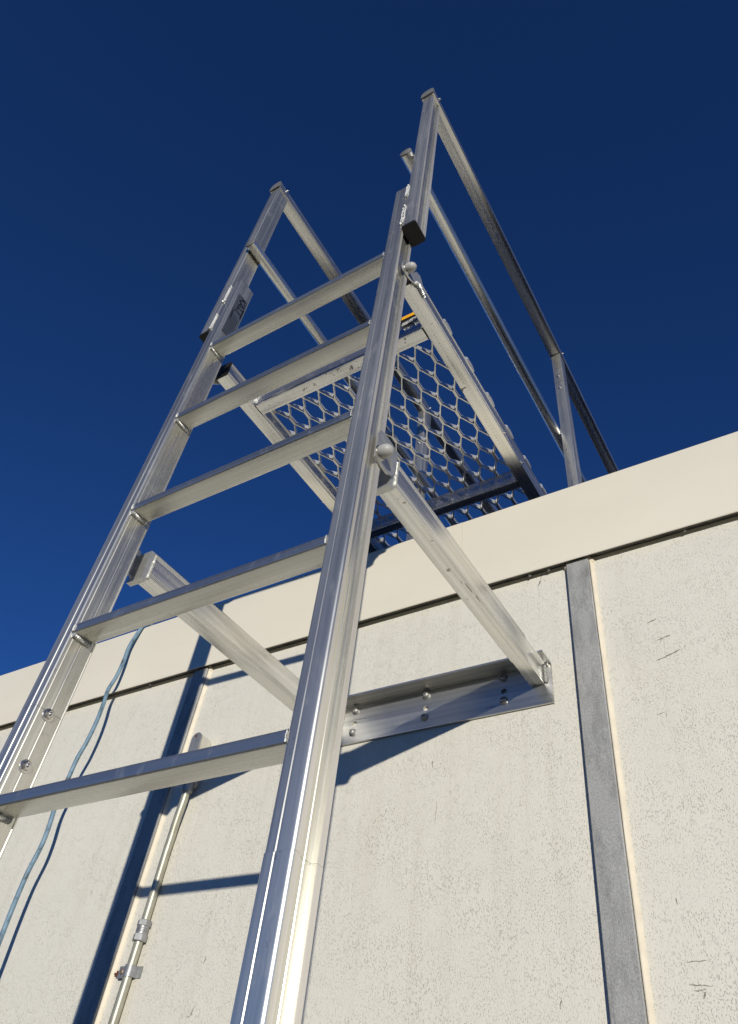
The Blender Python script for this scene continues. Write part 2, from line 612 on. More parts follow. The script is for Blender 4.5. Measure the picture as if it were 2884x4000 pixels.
part('parapet_core', mb, DARKIN, B)
mb = MB().box(-4.40, 3.75, 0.90, 9.0, 0.40, 0.54)
part('roof_deck', mb, ROOFM, B)
mb = MB().box(-4.38, 3.73, 0.95, 8.98, GZ, 0.3985)
part('building_core', mb, DARKIN, B)
for (x0, x1, y0, y1) in ((-4.42, -4.40, 0.86, 9.0), (3.75, 3.77, 0.86, 9.0), (-4.42, 3.77, 9.0, 9.03)):
    part('wall', MB().box(x0, x1, y0, y1, GZ, 1.05), FASC, B)

# screws in the shadow line and scuffs on the panels (their own shapes)
mb = MB()
for x in (-1.95, -1.32, -0.55, -0.02, 0.03, 0.36, 0.98):
    c = W(x, 0.818 + sl(x), 0.012)
    mb.lathe(c, (0, -0.3, -1), [(0, 0.0035), (0.003, 0.0035), (0.004, 0.001)], 8)
part('flashing_rivet', mb, DSTEEL, B, kind='stuff')


def scuff(mb, x, z, ln, ang, w, seed):
    rnd = random.Random(seed)
    n = 9
    a = rad(ang)
    top, bot = [], []
    for k in range(n + 1):
        t = k / n - 0.5
        j = (rnd.random() - 0.5) * w * 1.2
        ww = w * (0.15 + rnd.random()) * (1 - abs(2 * t) ** 2 * 0.8)
        px, pz = x + t * ln * math.cos(a) - j * math.sin(a), z + t * ln * math.sin(a) + j * math.cos(a)
        top.append(W(px - ww * math.sin(a), pz + ww * math.cos(a), 0.0006))
        bot.append(W(px + ww * math.sin(a), pz - ww * math.cos(a), 0.0006))
    vs = top + bot
    fs = [(k + 1 + n, k + 2 + n, k + 1, k) for k in range(n)]
    mb.add(vs, fs)


mb = MB()
for i, (x, z, ln, ang, w) in enumerate((
        (0.2444, 0.6039, 0.022, 15, 0.0016), (0.262, 0.556, 0.030, 12, 0.0018), (0.270, 0.513, 0.040, 16, 0.0022), (0.247, 0.507, 0.020, 8, 0.0012),
        (0.2055, -0.037, 0.034, 2, 0.0009), (0.2065, -0.069, 0.034, -4, 0.0010), (0.2095, -0.0815, 0.012, 60, 0.0016), (0.203, -0.075, 0.02, 6, 0.0013),
        (-0.0171, -0.087, 0.016, 80, 0.0014), (0.227, 0.386, 0.018, 10, 0.0009), (0.236, 0.381, 0.012, 80, 0.0008),
        (-0.263, 0.2597, 0.040, 88, 0.0007), (-0.3876, 0.2773, 0.009, 85, 0.0012), (-1.3045, 0.2777, 0.016, 85, 0.0014), (-0.8125, 0.0108, 0.016, 80, 0.0018),
        (-0.8136, -0.0831, 0.024, 75, 0.0016), (-0.818, -0.090, 0.016, 20, 0.001), (-1.2594, 0.1822, 0.009, 85, 0.0014), (-0.2769, 0.3655, 0.019, 95, 0.0018),
        (0.0034, 0.8076, 0.040, 72, 0.0016), (0.0, 0.792, 0.022, 60, 0.0016), (-1.36, 0.72, 0.03, 75, 0.0008), (-1.22, 0.60, 0.02, 82, 0.0008),
        (0.30, 0.22, 0.012, 40, 0.0012), (0.36, 0.10, 0.014, 70, 0.001), (-1.41, 0.50, 0.012, 60, 0.0012), (0.193, 0.05, 0.012, 88, 0.001))):
    scuff(mb, x, z, ln, ang, w, i)
part('scuff_mark', mb, MARK, B, kind='stuff')

# ------------------------------------------------------------------ the ladder
L, SX, SY = 0.6073, 0.0374, 0.055
mx = lambda x: -L - x
ZT = 1.5642
LAD = thing('roof_ladder', (-L / 2, 0.02, GZ), 'bare aluminium fixed ladder with flat rungs standing clear of the cream wall', 'ladder')
LEAN = lambda z: 0.0036 * z
RZ = [1.2, 0.8978, 0.5986, 0.3026, 0.0, -0.3, -0.6, -0.9, -1.2, -1.5, -1.8]
SPROF = stile_profile()


def stile(side, z0, z1, xo, name='stile', parent=LAD, lab=None, d0=0.0, d1=0.0, ku=1.0, kv=1.0):
    """side +1: outer channel towards +x; xo: x of the inner face"""
    mb = MB()
    SP_ = [(SX - (SX - u) * ku, (v - SY) * kv + SY) for u, v in SPROF]
    if side > 0:
        mb.prism(SP_, (xo + d0, 0, z0), (xo + d1, 0, z1), (1, 0, 0), (0, 1, 0))
    else:
        mb.prism([(-u, v) for u, v in reversed(SP_)], (xo + d0, 0, z0), (xo + d1, 0, z1), (1, 0, 0), (0, 1, 0))
    o = part(name, mb, ALZ, parent, lab, smooth=16)
    # the proud lips either side of the channel take a rougher, less metallic, warmer aluminium
    o.data.materials.append(LIPM)
    xf = xo + side * SX - wloc(o).x
    for p in o.data.polygons:
        if abs(p.normal.x) > 0.85 and abs(p.normal.z) < 0.1 and all(abs(o.data.vertices[v].co.x - xf - (d0 + d1) / 2) < 0.0026 + abs(d1 - d0) / 2 for v in p.vertices):
            if p.center.y + wloc(o).y > 0.005:
                p.material_index = 1
    return o


stile(1, -0.1186, ZT, -SX, ku=1.025)
stile(1, GZ + 0.02, -0.1190, -SX + 0.0003, ku=1.055, kv=1.012)
stile(-1, 0.1652, ZT, -L + SX, d0=LEAN(0.1652), d1=LEAN(ZT))
stile(-1, GZ + 0.02, 0.1646, -L + SX, d0=-0.002, d1=LEAN(0.1646))
for x0 in (-SX, -L):
    part('foot', MB().box(x0 - 0.003, x0 + SX + 0.003, -0.003, SY + 0.003, GZ, GZ + 0.03, 0.004), BLACK, LAD)
    sh_ = 0.0 if x0 > -0.3 else LEAN(ZT)
    part('stile_cap', MB().box(x0 + 0.0008 + sh_, x0 + SX - 0.0008 + sh_, 0.0008, SY - 0.0008, ZT, ZT + 0.0025, 0.004), BLACK, LAD)
# extensions beside the stile heads
EZ0, EZ1 = 1.3109, 2.3095
up_r = stile(1, EZ0, EZ1, 0.0003, 'head_post')
up_l = stile(-1, EZ0, EZ1, -L - 0.0003, 'head_post', d0=0.0040, d1=0.0)
for par_, x0 in ((up_r, 0.0003), (up_l, -L + 0.0037 - SX)):
    part('end_plug', MB().box(x0 - 0.0006, x0 + SX + 0.0006, -0.0006, SY + 0.0006, EZ0 - 0.007, EZ0, 0.005), BLACK, par_)

RD, RH = 0.0428, 0.0190
for i, z in enumerate(RZ):
    mb = MB()
    pr = notched(RD, RH, 0.0034, [])
    # ribbed tread on top
    pr = [q for q in pr if not (q[1] > RH - 0.0001 and 0.004 < q[0] < RD - 0.004)]
    mb.prism(pr, (-L + SX + LEAN(max(z, 0)), 0.0006, z), (-SX, 0.0006, z), (0, 1, 0), (0, 0, 1))
    rung = part('rung', mb, ALX, LAD)
    for k in range(6):
        y = 0.006 + k * 0.0062
        mb = MB().box(-L + SX + 0.009, -SX - 0.004, y, y + 0.0025, z + RH, z + RH + 0.0012)
        if k in (0, 2, 4) and z > 0.9:
            part('tread_rib', mb, ALX, rung)
    mb = MB()
    sd_ = i * 3.1
    for xw, s in ((-L + SX + LEAN(max(z, 0)), 1), (-SX, -1)):
        xx = xw + s * 0.0022
        mb.bead([(xx, 0.003, z - 0.0014), (xx, RD * 0.5, z - 0.0022), (xx, RD + 0.001, z - 0.0012)], 0.0046 if s > 0 else 0.0028, 0.0040, 0.32, sd_)
        mb.bead([(xx, 0.0006, z + 0.001), (xx, -0.0006, z + RH * 0.5), (xx, 0.001, z + RH - 0.001)], 0.0016 if s > 0 else 0.0009, 0.003, 0.4, sd_ + 2)
        mb.bead([(xx, 0.003, z + RH + 0.0008), (xx, RD, z + RH + 0.0008)], 0.0016 if s > 0 else 0.0010, 0.003, 0.4, sd_ + 4)
    part('weld_bead', mb, WELD, rung, smooth=70, kind='stuff')

# stitch welds between stile heads and head posts


def loop_weld(mb, xc, z0, z1, seed):
    rnd = random.Random(seed)
    n = 14
    left = [(xc - 0.0032 + rnd.uniform(-.0012, .0012), -0.0006, z0 + (z1 - z0) * k / n) for k in range(n + 1)]
    right = [(xc + 0.0034 + rnd.uniform(-.0012, .0012), -0.0006, z1 - (z1 - z0) * k / n) for k in range(n + 1)]
    mb.bead(left, 0.0015, 0.008, 0.25, seed)
    mb.bead(right, 0.0015, 0.008, 0.25, seed + 1)
    mb.bead([left[-1], (xc, -0.001, z1 + 0.004), right[0]], 0.0026, 0.004, 0.6, seed + 2)
    mb.bead([right[-1], (xc - 0.001, -0.001, z0 - 0.004), left[0], (xc - 0.002, -0.001, z0 - 0.008)], 0.0030, 0.004, 0.6, seed + 3)
    for k in range(5):
        z = z0 + (z1 - z0) * (k + 0.5) / 5
        mb.bead([(xc - 0.002, 0.0002, z - 0.004), (xc + 0.0018, 0.0002, z + 0.006)], 0.0011, 0.003, 0.5, seed + 5 + k)


for xc, seams in ((0.0, ((1.497, 1.560), (1.330, 1.425))), (-L + 0.0048, ((1.465, 1.547), (1.318, 1.385)))):
    for j, (a, b_) in enumerate(seams):
        mb = MB()
        loop_weld(mb, xc, a, b_, j * 10 + (5 if xc else 0))
        part('stitch_weld', mb, WELDB, LAD, smooth=70, kind='stuff')


def hexbolt(mb, c, ax, r=0.0075, h=0.006):
    mb.lathe(c, ax, [(0, r * 1.35), (0.0015, r * 1.35), (0.0018, r * 1.2)], 20)
    mb.lathe(Vector(c) + Vector(ax) * 0.0016, ax, [(0, r), (h * 0.85, r), (h, r * 0.8)], 6)
    mb.lathe(Vector(c) + Vector(ax) * (h + 0.001), ax, [(0, r * 0.45), (0.002, r * 0.42), (0.003, r * 0.2)], 14)


for (y, z) in ((0.0268, 0.160), (0.0285, 0.0754), (0.0275, 0.2400 - 0.45)):
    mb = MB()
    hexbolt(mb, (-L + SX + LEAN(max(z, 0)), y, z), (1, 0, 0))
    part('splice_bolt', mb, STEEL, LAD, smooth=20)

# maker's label on the left stile, lettering reads downwards
XS = -L + SX + LEAN(1.4965) + 0.0002
lab = MB()
lab.box(XS - 0.0012, XS + 0.0005, 0.0102, 0.0492, 1.2960, 1.4965)
sticker = part('maker_label', lab, STICK, LAD, 'dark silvery sticker with black lettering')


def textpart(body, size, y, z, mat, parent, name='lettering', shear=0.0, bold=0.0, sx=1.0):
    """text on the plane x = XS, running down (-z), letter tops towards +y; (y,z) is the start of the baseline"""
    cu = bpy.data.curves.new('tmp', 'FONT')
    cu.body = body
    cu.size = size
    cu.offset = bold
    cu.shear = shear
    cu.resolution_u = 3
    ob = bpy.data.objects.new('tmp', cu)
    COL.objects.link(ob)
    dg = bpy.context.evaluated_depsgraph_get()
    me = bpy.data.meshes.new_from_object(ob.evaluated_get(dg))
    bpy.data.objects.remove(ob)
    off = wloc(parent)
    for v in me.vertices:
        a, b_ = v.co.x * sx, v.co.y
        v.co = Vector((XS + 0.0009, y + b_, z - a)) - off
    me.name = name
    me.materials.clear()
    me.materials.append(mat)
    o = bpy.data.objects.new(name, me)
    COL.objects.link(o)
    o.parent = parent
    return o


# the logo letters as strokes: K A T T
def stroke(mb, p, q, w):
    p, q = Vector(p), Vector(q)
    d = (q - p).normalized()
    n = Vector((-d.y, d.x)) * w / 2
    vs = [Vector((XS + 0.0010, y, z)) for (z, y) in ((p + n), (q + n), (q - n), (p - n))]
    mb.add(vs, [(0, 1, 2, 3)])


mb = MB()
Y0, Y1 = 0.0215, 0.0465
Zs, cw = 1.492, 0.0215


def T(a, b_):                                          # a: 0..1 along a letter run, b: 0..1 up
    return (Zs - a * cw, Y0 + b_ * (Y1 - Y0))


for (p, q) in ((T(0, 0), T(0, 1)), (T(0.02, 0.38), T(0.95, 1.0)), (T(0.28, 0.5), T(0.95, 0.0)),
               (T(0.95, 0), T(1.45, 1)), (T(1.45, 1), T(1.95, 0)), (T(1.12, 0.3), T(1.78, 0.3)),
               (T(2.35, 0), T(2.35, 1)), (T(1.75, 1.0), T(4.1, 1.0)), (T(3.35, -0.12), T(3.35, 1)), (T(2.35, 0.18), T(2.95, 0.18))):
    stroke(mb, p, q, 0.0044)
part('logo_lettering', mb, INK, sticker)
textpart('EA0009', 0.0100, 0.0135, 1.4125, INK, sticker, 'serial_lettering', 0, 0.0003, 1.35)
mb = MB()
rnd = random.Random(4)
for k in range(6):
    y = 0.0152 + k * 0.0052
    z1 = 1.372 if k < 2 else 1.402 - (k - 2) * 0.004
    z = z1
    while z > 1.305:
        ln_ = rnd.uniform(0.02, 0.05)
        stroke(mb, (z, y), (max(1.303, z - ln_), y), 0.0019)
        z -= ln_ + 0.0012
for (a, b_) in ((1.490, 1.470), (1.466, 1.445), (1.441, 1.420)):
    stroke(mb, (a, 0.0165), (b_, 0.0165), 0.0016)
stroke(mb, (1.2985, 0.012), (1.2985, 0.047), 0.0016)
part('small_print', mb, INK2, sticker, kind='stuff')

# ------------------------------------------------------------------ stand-off bracket to the wall
AX0, AX1, AZ0, AZ1, AYF = -0.0361, -0.0009, 0.5011, 0.5626, 0.0885
BR = thing('wall_bracket', (-0.3, 0.76, 0.5), 'two aluminium box arms holding the ladder off a drilled wall plate', 'bracket')
side_marks = [(s, 0.0045 + 0.0035 * k) for s in 'lr' for k in range(3)] + [(s, 0.0615 - 0.0045 - 0.0035 * k) for s in 'lr' for k in range(3)]


def beam_y(x0, x1, z0, z1, y0, y1, marks, r=0.0018):
    pr = notched(x1 - x0, z1 - z0, r, marks)
    return MB().prism(pr, (x0, y0, z0), (x0, y1, z0), (1, 0, 0), (0, 0, 1))


for m_ in (0, 1):
    x0, x1 = (AX0, AX1) if not m_ else (mx(AX1), mx(AX0))
    arm = part('arm', beam_y(x0, x1, AZ0, AZ1, AYF + 0.0095, 0.655, side_marks), ALY, BR)
    part('arm_sleeve', beam_y(x0 + 0.0008, x1 - 0.0026, AZ0 + 0.0012, AZ1 - 0.0012, 0.66, WY - 0.0062, []), ALY, arm)
    mb = MB().prism(rrect(x0 + 0.001, x1 - 0.001, AZ0 + 0.001, AZ1 - 0.001, 0.0015), (0, 0.65, 0), (0, 0.664, 0), (1, 0, 0), (0, 0, 1))
    part('arm_lining', mb, ALY, arm)
    # yoke that grips the stile
    yk = MB().box(x0 - 0.004, x1 + 0.001, AYF - 0.004, AYF + 0.0085, AZ0 - 0.013, AZ1 - 0.003)
    part('yoke', yk, LUG, BR)
    mb = MB()
    xx = x1 + 0.0008
    mb.bead([(xx, AYF + 0.0105, AZ0 - 0.006), (xx, AYF + 0.0105, AZ1 - 0.004)], 0.0032, 0.0035, 0.4, 3 + m_)
    part('weld_bead', mb, WELD, BR, smooth=70, kind='stuff')
# side lug with the slotted eye
LUG2 = [(0.0285, 0.501), (0.0475, 0.4985), (0.069, 0.4975), (0.0825, 0.5075), (0.0905, 0.530), (0.0905, 0.560), (0.0865, 0.5715), (0.070, 0.5755), (0.0500, 0.5765), (0.034, 0.573), (0.0285, 0.56)]


def lug(poly, x0, x1, mat, parent, hole=None):
    mb = MB()
    if hole:
        n = len(poly)
        cy, cz, ry, rz, ang = hole
        hp = []
        for k in range(n * 2):
            a = 2 * math.pi * k / (n * 2)
            u, v = ry * math.cos(a), rz * math.sin(a)
            hp.append((cy + u * math.cos(ang) - v * math.sin(ang), cz + u * math.sin(ang) + v * math.cos(ang)))
        bm = bmesh.new()
        ev = [bm.verts.new((x1, y, z)) for y, z in poly]
        hv = [bm.verts.new((x1, y, z)) for y, z in hp]
        es = [bm.edges.new((ev[i], ev[(i + 1) % n])) for i in range(n)] + [bm.edges.new((hv[i], hv[(i + 1) % len(hv)])) for i in range(len(hv))]
        bmesh.ops.triangle_fill(bm, use_beauty=True, use_dissolve=False, edges=es)
        bm.verts.index_update()
        tri = [[v.co.copy() for v in f.verts] for f in bm.faces]
        bm.free()
        for t in tri:
            c = (t[1] - t[0]).cross(t[2] - t[0])
            if c.x < 0:
                t.reverse()
            mb.add(t, [(0, 1, 2)])
            mb.add([Vector((x0, p.y, p.z)) for p in reversed(t)], [(0, 1, 2)])
        for loop, rev in ((poly, False), (hp, True)):
            for i in range(len(loop)):
                a, b_ = loop[i], loop[(i + 1) % len(loop)]
                q = [(x0, *a), (x0, *b_), (x1, *b_), (x1, *a)]
                if rev:
                    q.reverse()
                mb.add(q, [(0, 1, 2, 3)])
    else:
        mb.prism(poly, (x0, 0, 0), (x1, 0, 0), (0, 1, 0), (0, 0, 1))
    return part('lug', mb, mat, parent, smooth=40)


def dome_nut(x, y, z, parent, s=1):
    mb = MB()
    r = 0.0121
    pf = [(0, r * 0.96), (0.001, r)] + [(0.008 + 0.0145 * math.sin(a), r * math.cos(a)) for a in [rad(q) for q in range(0, 91, 10)]]
    mb.lathe((x, y, z), (s, 0, 0), pf, 28)
    part('dome_cap', mb, DOME, parent, smooth=60)
    mb = MB().lathe((x - s * 0.002, y, z), (s, 0, 0), [(0, r * 1.12), (0.0022, r * 1.12), (0.0026, r * 1.05)], 28)
    part('washer', mb, STEEL, parent, smooth=40)


lug(LUG2, 0.0012, 0.0052, LUG, BR, hole=(0.0690, 0.5290, 0.0120, 0.0045, rad(-48)))
dome_nut(0.0072, 0.0395, 0.5185, BR)
lug([(y, z) for y, z in LUG2], -L - 0.0052, -L - 0.0012, LUG, BR)
dome_nut(-L - 0.0072, 0.0395, 0.5185, BR, -1)

# wall plate: an angle, drilled in pairs
PZ0, PZ1, PXR, PXL = 0.4544, 0.5512, 0.0142, -0.6215
PT = 0.005
holes, screws = [], []
for k in range(4):
    x = -0.1 - 0.2 * k if k < 3 else -0.57
for x in (-0.1, -0.3, -0.5):
    screws += [(x + 0.0005, 0.5392), (x - 0.0008, 0.4815)]
    holes.append((x, 0.5058))
bm = bmesh.new()
yf = lambda x, z, o: W(x, z, o).y
outer = [(PXL, PZ0), (PXR, PZ0), (PXR, PZ1), (PXL, PZ1)]
ev = [bm.verts.new((x, 0, z)) for x, z in outer]
es = [bm.edges.new((ev[i], ev[(i + 1) % 4])) for i in range(4)]
rims = []
for (x, z) in holes:
    pr = [(x + 0.0068 * math.cos(2 * math.pi * k / 20), z + 0.0068 * math.sin(2 * math.pi * k / 20)) for k in range(20)]
    hv = [bm.verts.new((a, 0, c)) for a, c in pr]
    es += [bm.edges.new((hv[i], hv[(i + 1) % 20])) for i in range(20)]
    rims.append(pr)
bmesh.ops.triangle_fill(bm, use_beauty=True, use_dissolve=False, edges=es)
mb = MB()
for f in bm.faces:
    t = [v.co.copy() for v in f.verts]
    if (t[1] - t[0]).cross(t[2] - t[0]).y > 0:
        t.reverse()
    mb.add([(p.x, yf(p.x, p.z, 0.0015 + PT), p.z) for p in t], [(0, 1, 2)])
    mb.add([(p.x, yf(p.x, p.z, 0.0015), p.z) for p in reversed(t)], [(0, 1, 2)])
bm.free()
for loop in [list(reversed(outer))] + rims:
    for i in range(len(loop)):
        a, b_ = loop[i], loop[(i + 1) % len(loop)]
        mb.add([(a[0], yf(*a, 0.0015), a[1]), (a[0], yf(*a, 0.0015 + PT), a[1]), (b_[0], yf(*b_, 0.0015 + PT), b_[1]), (b_[0], yf(*b_, 0.0015), b_[1])], [(0, 1, 2, 3)])
plate = part('wall_plate', mb, PLATE, BR, smooth=20)
for (x0, x1) in ((PXL, mx(AX0) * 0 + mx(AX1) - 0.003), (mx(AX0) + 0.003, AX0 - 0.003), (AX1 + 0.003, PXR)):
    if x1 - x0 > 0.004:
        pr = [(0, 0), (0.0575, 0), (0.0575, 0.0046), (0.0, 0.0046)]
        mb = MB()
        a, b_ = W(x0, PZ1, 0.0567), W(x1, PZ1, 0.0567)
        mb.prism([(0.0, 0.0), (0.0, 0.0046), (0.0505, 0.0046), (0.0505, 0.0)][::-1], a, b_, (0, 1, 0), (0, 0, 1))
        part('plate_flange', mb, PLATE, BR)
for (x, z) in screws:
    mb = MB()
    c = W(x, z, 0.0015 + PT)
    mb.lathe(c, (0, -1, 0), [(0, 0.0100), (0.0012, 0.0100), (0.0018, 0.0088), (0.0042, 0.0085), (0.0072, 0.0068), (0.0092, 0.0040), (0.0094, 0.0024), (0.0066, 0.0022), (0.0066, 0.0001)], 22)
    part('screw', mb, DSTEEL if x > -0.2 else SCRW, BR, smooth=45)
mb = MB()
mb.bead([(AX1 + 0.001, WY - 0.0085, AZ1 - 0.012), (AX1 + 0.001, WY - 0.0085, AZ0 + 0.0015)], 0.0036, 0.0036, 0.45, 6)
mb.bead([(AX1 + 0.0015, WY - 0.011, AZ1 - 0.011), (AX1 + 0.010, WY - 0.010, AZ1 - 0.0125)], 0.0042, 0.003, 0.5, 9)
mb.bead([(mx(AX1) - 0.001, WY - 0.0085, AZ1 - 0.012), (mx(AX1) - 0.001, WY - 0.0085, AZ0 + 0.0015)], 0.0036, 0.0036, 0.45, 16)
part('weld_bead', mb, WELD, BR, smooth=70, kind='stuff')

# ------------------------------------------------------------------ platform over the parapet
PF = thing('access_platform', (-0.3, 1.0, 0.54), 'aluminium walkway platform with open grating reaching over the parapet', 'platform')
PX0, PX1, PZB, PZT, PYF, PYE = -0.0412, -0.0037, 1.179, 1.2345, 0.0824, 1.95
pm = [(s, 0.0055 + 0.0035 * k) for s in 'lr' for k in range(3)] + [(s, 0.0555 - 0.0055 - 0.0035 * k) for s in 'lr' for k in range(3)]
for m_ in (0, 1):
    x0, x1 = (PX0, PX1) if not m_ else (mx(PX1), mx(PX0))
    rail = part('side_rail', beam_y(x0, x1, PZB, PZT, PYF, PYE, pm), ALY, PF)
    part('rail_plug', MB().prism(rrect(x0 - 0.0005, x1 + 0.0005, PZB - 0.0005, PZT + 0.0005, 0.003), (0, PYF - 0.005, 0), (0, PYF, 0), (1, 0, 0), (0, 0, 1)), BLACK, rail)
    if m_:
        part('plug_face', MB().prism(rrect(x0 + 0.011, x1 - 0.008, PZB + 0.012, PZT - 0.014, 0.002), (0, PYF - 0.0062, 0), (0, PYF - 0.0049, 0), (1, 0, 0), (0, 0, 1)), BLACK, rail)
    for y in (0.5913, 0.7119, 1.5, 1.62):
        mb = MB()
        hexbolt(mb, (x1 if not m_ else x0, y, 1.1865), (1 if not m_ else -1, 0, 0), 0.0035, 0.003)
        part('bolt', mb, STEEL, rail, smooth=25)
    part('support_leg', MB().box(x0 + 0.002, x1 - 0.002, 1.80, 1.84, 0.542, PZB - 0.0005, 0.002), ALZ, PF)
    part('foot_plate', MB().box(x0 - 0.04, x1 + 0.04, 1.76, 1.88, 0.5402, 0.5460), ALX, PF)
mi = mx(PX0)
for (y0, y1, h) in ((0.1972, 0.2332, 0.0550), (0.763, 0.7923, 0.0552), (1.33, 1.36, 0.0552), (1.86, 1.90, 0.0552)):
    pr = notched(y1 - y0, h, 0.0016, [('l', 0.0055 + 0.0035 * k) for k in range(3)] + [('l', h - 0.0055 - 0.0035 * k) for k in range(3)])
    cb = part('crossbeam', MB().prism(pr, (mi + 0.0035, y0, PZB), (PX0 - 0.0035, y0, PZB), (0, 1, 0), (0, 0, 1)), BEAM, PF)
    part('dark_gap_fill', MB().box(mi + 0.0002, mi + 0.0036, y0 + 0.001, y1 - 0.001, PZB + 0.002, PZB + h - 0.002), BLACK, cb)  # black filler painting in the darkness of the open end gap
    part('dark_gap_fill', MB().box(PX0 - 0.0036, PX0 - 0.0002, y0 + 0.001, y1 - 0.001, PZB + 0.002, PZB + h - 0.002), BLACK, cb)
    mb = MB()
    for xw in (mi + 0.0015, PX0 - 0.0015):
        mb.bead([(xw, y0 - 0.0012, PZB + 0.0015), (xw, y0 - 0.0015, PZB + h)], 0.0024, 0.003, 0.5, xw * 50)
    part('weld_bead', mb, WELD, cb, smooth=70, kind='stuff')
mb = MB().box(mi + 0.004, PX0 - 0.004, 0.1905, 0.1965, PZT + 0.0010, PZT + 0.0125)
nos = part('nosing', mb, BLACK, PF)
mb = MB().box(mi + 0.006, PX0 - 0.006, 0.1885, 0.1965, PZT + 0.0127, PZT + 0.0270)
part('yellow_edge_strip', mb, YELLOW, nos)
mb = MB()
mb.bead([(-0.100, 0.1915, PZT - 0.006), (-0.050, 0.1915, PZT - 0.0005)], 0.0036, 0.004, 0.5, 2)
mb.bead([(-0.102, 0.1925, PZT - 0.0105), (-0.070, 0.193, PZT - 0.0075)], 0.0028, 0.004, 0.6, 8)
part('weld_bead', mb, WELD, nos, smooth=70, kind='stuff')

# marker scrawls, printed dot lines and knocks on the undersides
def smudge(mb, x, y, z, lx, ly, seed, n=10):
    rnd = random.Random(seed)
    vs = []
    for k in range(n):
        a = 2 * math.pi * k / n
        r_ = 0.55 + rnd.random() * 0.6
        vs.append((x + math.cos(a) * lx * r_, y + math.sin(a) * ly * r_, z))
    mb.add(vs, [tuple(reversed(range(n)))])


mb = MB()
zb_ = PZB - 0.0004
sd0 = 0
for (x, y, lx, ly) in ((-0.2600, 0.215, 0.0022, 0.0085), (-0.2560, 0.213, 0.0012, 0.0070), (-0.2655, 0.218, 0.0012, 0.0060), (-0.293, 0.203, 0.0060, 0.0016), (-0.2975, 0.2065, 0.0025, 0.0022),
                      (-0.2905, 0.2085, 0.0012, 0.0012), (-0.3307, 0.2005, 0.0028, 0.0018), (-0.3755, 0.2125, 0.0018, 0.0040), (-0.3790, 0.2165, 0.0014, 0.0030), (-0.3735, 0.2180, 0.0012, 0.0030),
                      (-0.4127, 0.2165, 0.0016, 0.0045), (-0.4080, 0.2140, 0.0014, 0.0035), (-0.4019, 0.2145, 0.0010, 0.0028), (-0.3184, 0.2048, 0.0010, 0.0030), (-0.313, 0.213, 0.0010, 0.0026),
                      (-0.244, 0.224, 0.0016, 0.0020), (-0.5253, 0.2140, 0.0007, 0.0055), (-0.4966, 0.2191, 0.0012, 0.0010), (-0.095, 0.205, 0.002, 0.006), (-0.10, 0.214, 0.0012, 0.004)):
    smudge(mb, x, y, zb_, lx, ly, sd0)
    sd0 += 1
for (x, y0_, y1_, d) in ((-0.0256, 0.228, 0.300, 0.0095), (-0.0258, 0.300, 0.392, 0.0052), (-0.0266, 0.520, 0.660, 0.0125), (-0.5775, 0.180, 0.330, 0.0105)):
    y = y0_
    while y < y1_:
        smudge(mb, x, y, zb_, 0.0006, 0.0022, sd0, 6)
        y += d * (0.8 + 0.4 * random.random())
        sd0 += 1
for (x, y, lx, ly) in ((-0.0330, 0.4035, 0.0080, 0.0024), (-0.0385, 0.408, 0.0030, 0.0035), (-0.0390, 0.325, 0.0016, 0.0030), (-0.0370, 0.3305, 0.0012, 0.0016), (-0.0088, 0.1315, 0.0008, 0.0010),
                      (-0.0249, 0.1458, 0.0007, 0.0008), (-0.0172, 0.198, 0.0060, 0.0004), (-0.0244, 0.2271, 0.0006, 0.0006)):
    smudge(mb, x, y, zb_, lx, ly, sd0)
    sd0 += 1
part('dark_mark', mb, MARK, PF, kind='stuff')
mb = MB()
for (x, y, lx, ly) in ((-0.0177, 0.330, 0.0050, 0.0040), (-0.012, 0.372, 0.0010, 0.0050), (-0.0245, 0.4221, 0.0030, 0.0010), (-0.0075, 0.395, 0.0016, 0.018), (-0.0060, 0.430, 0.0013, 0.012),
                      (-0.0085, 0.246, 0.0040, 0.0008), (-0.0108, 0.1293, 0.0030, 0.0006), (-0.0017, 0.1263, 0.0008, 0.0010), (-0.0049, 0.1415, 0.0060, 0.0014)):
    smudge(mb, x, y, AZ0 - 0.0004, lx, ly, sd0)
    sd0 += 1
part('dark_mark', mb, plain('faint_grime', (0.56, 0.53, 0.45), 0.5, 0.5, 0.2, 150), BR, kind='stuff')

# expanded grating: serpentine strands that meet at flat bonds
HX, HY, GX0, GY0 = 0.0255, 0.06325, -0.0793, 0.3205
GZB, GZH = 1.2352, 0.0165
ST = 0.0020


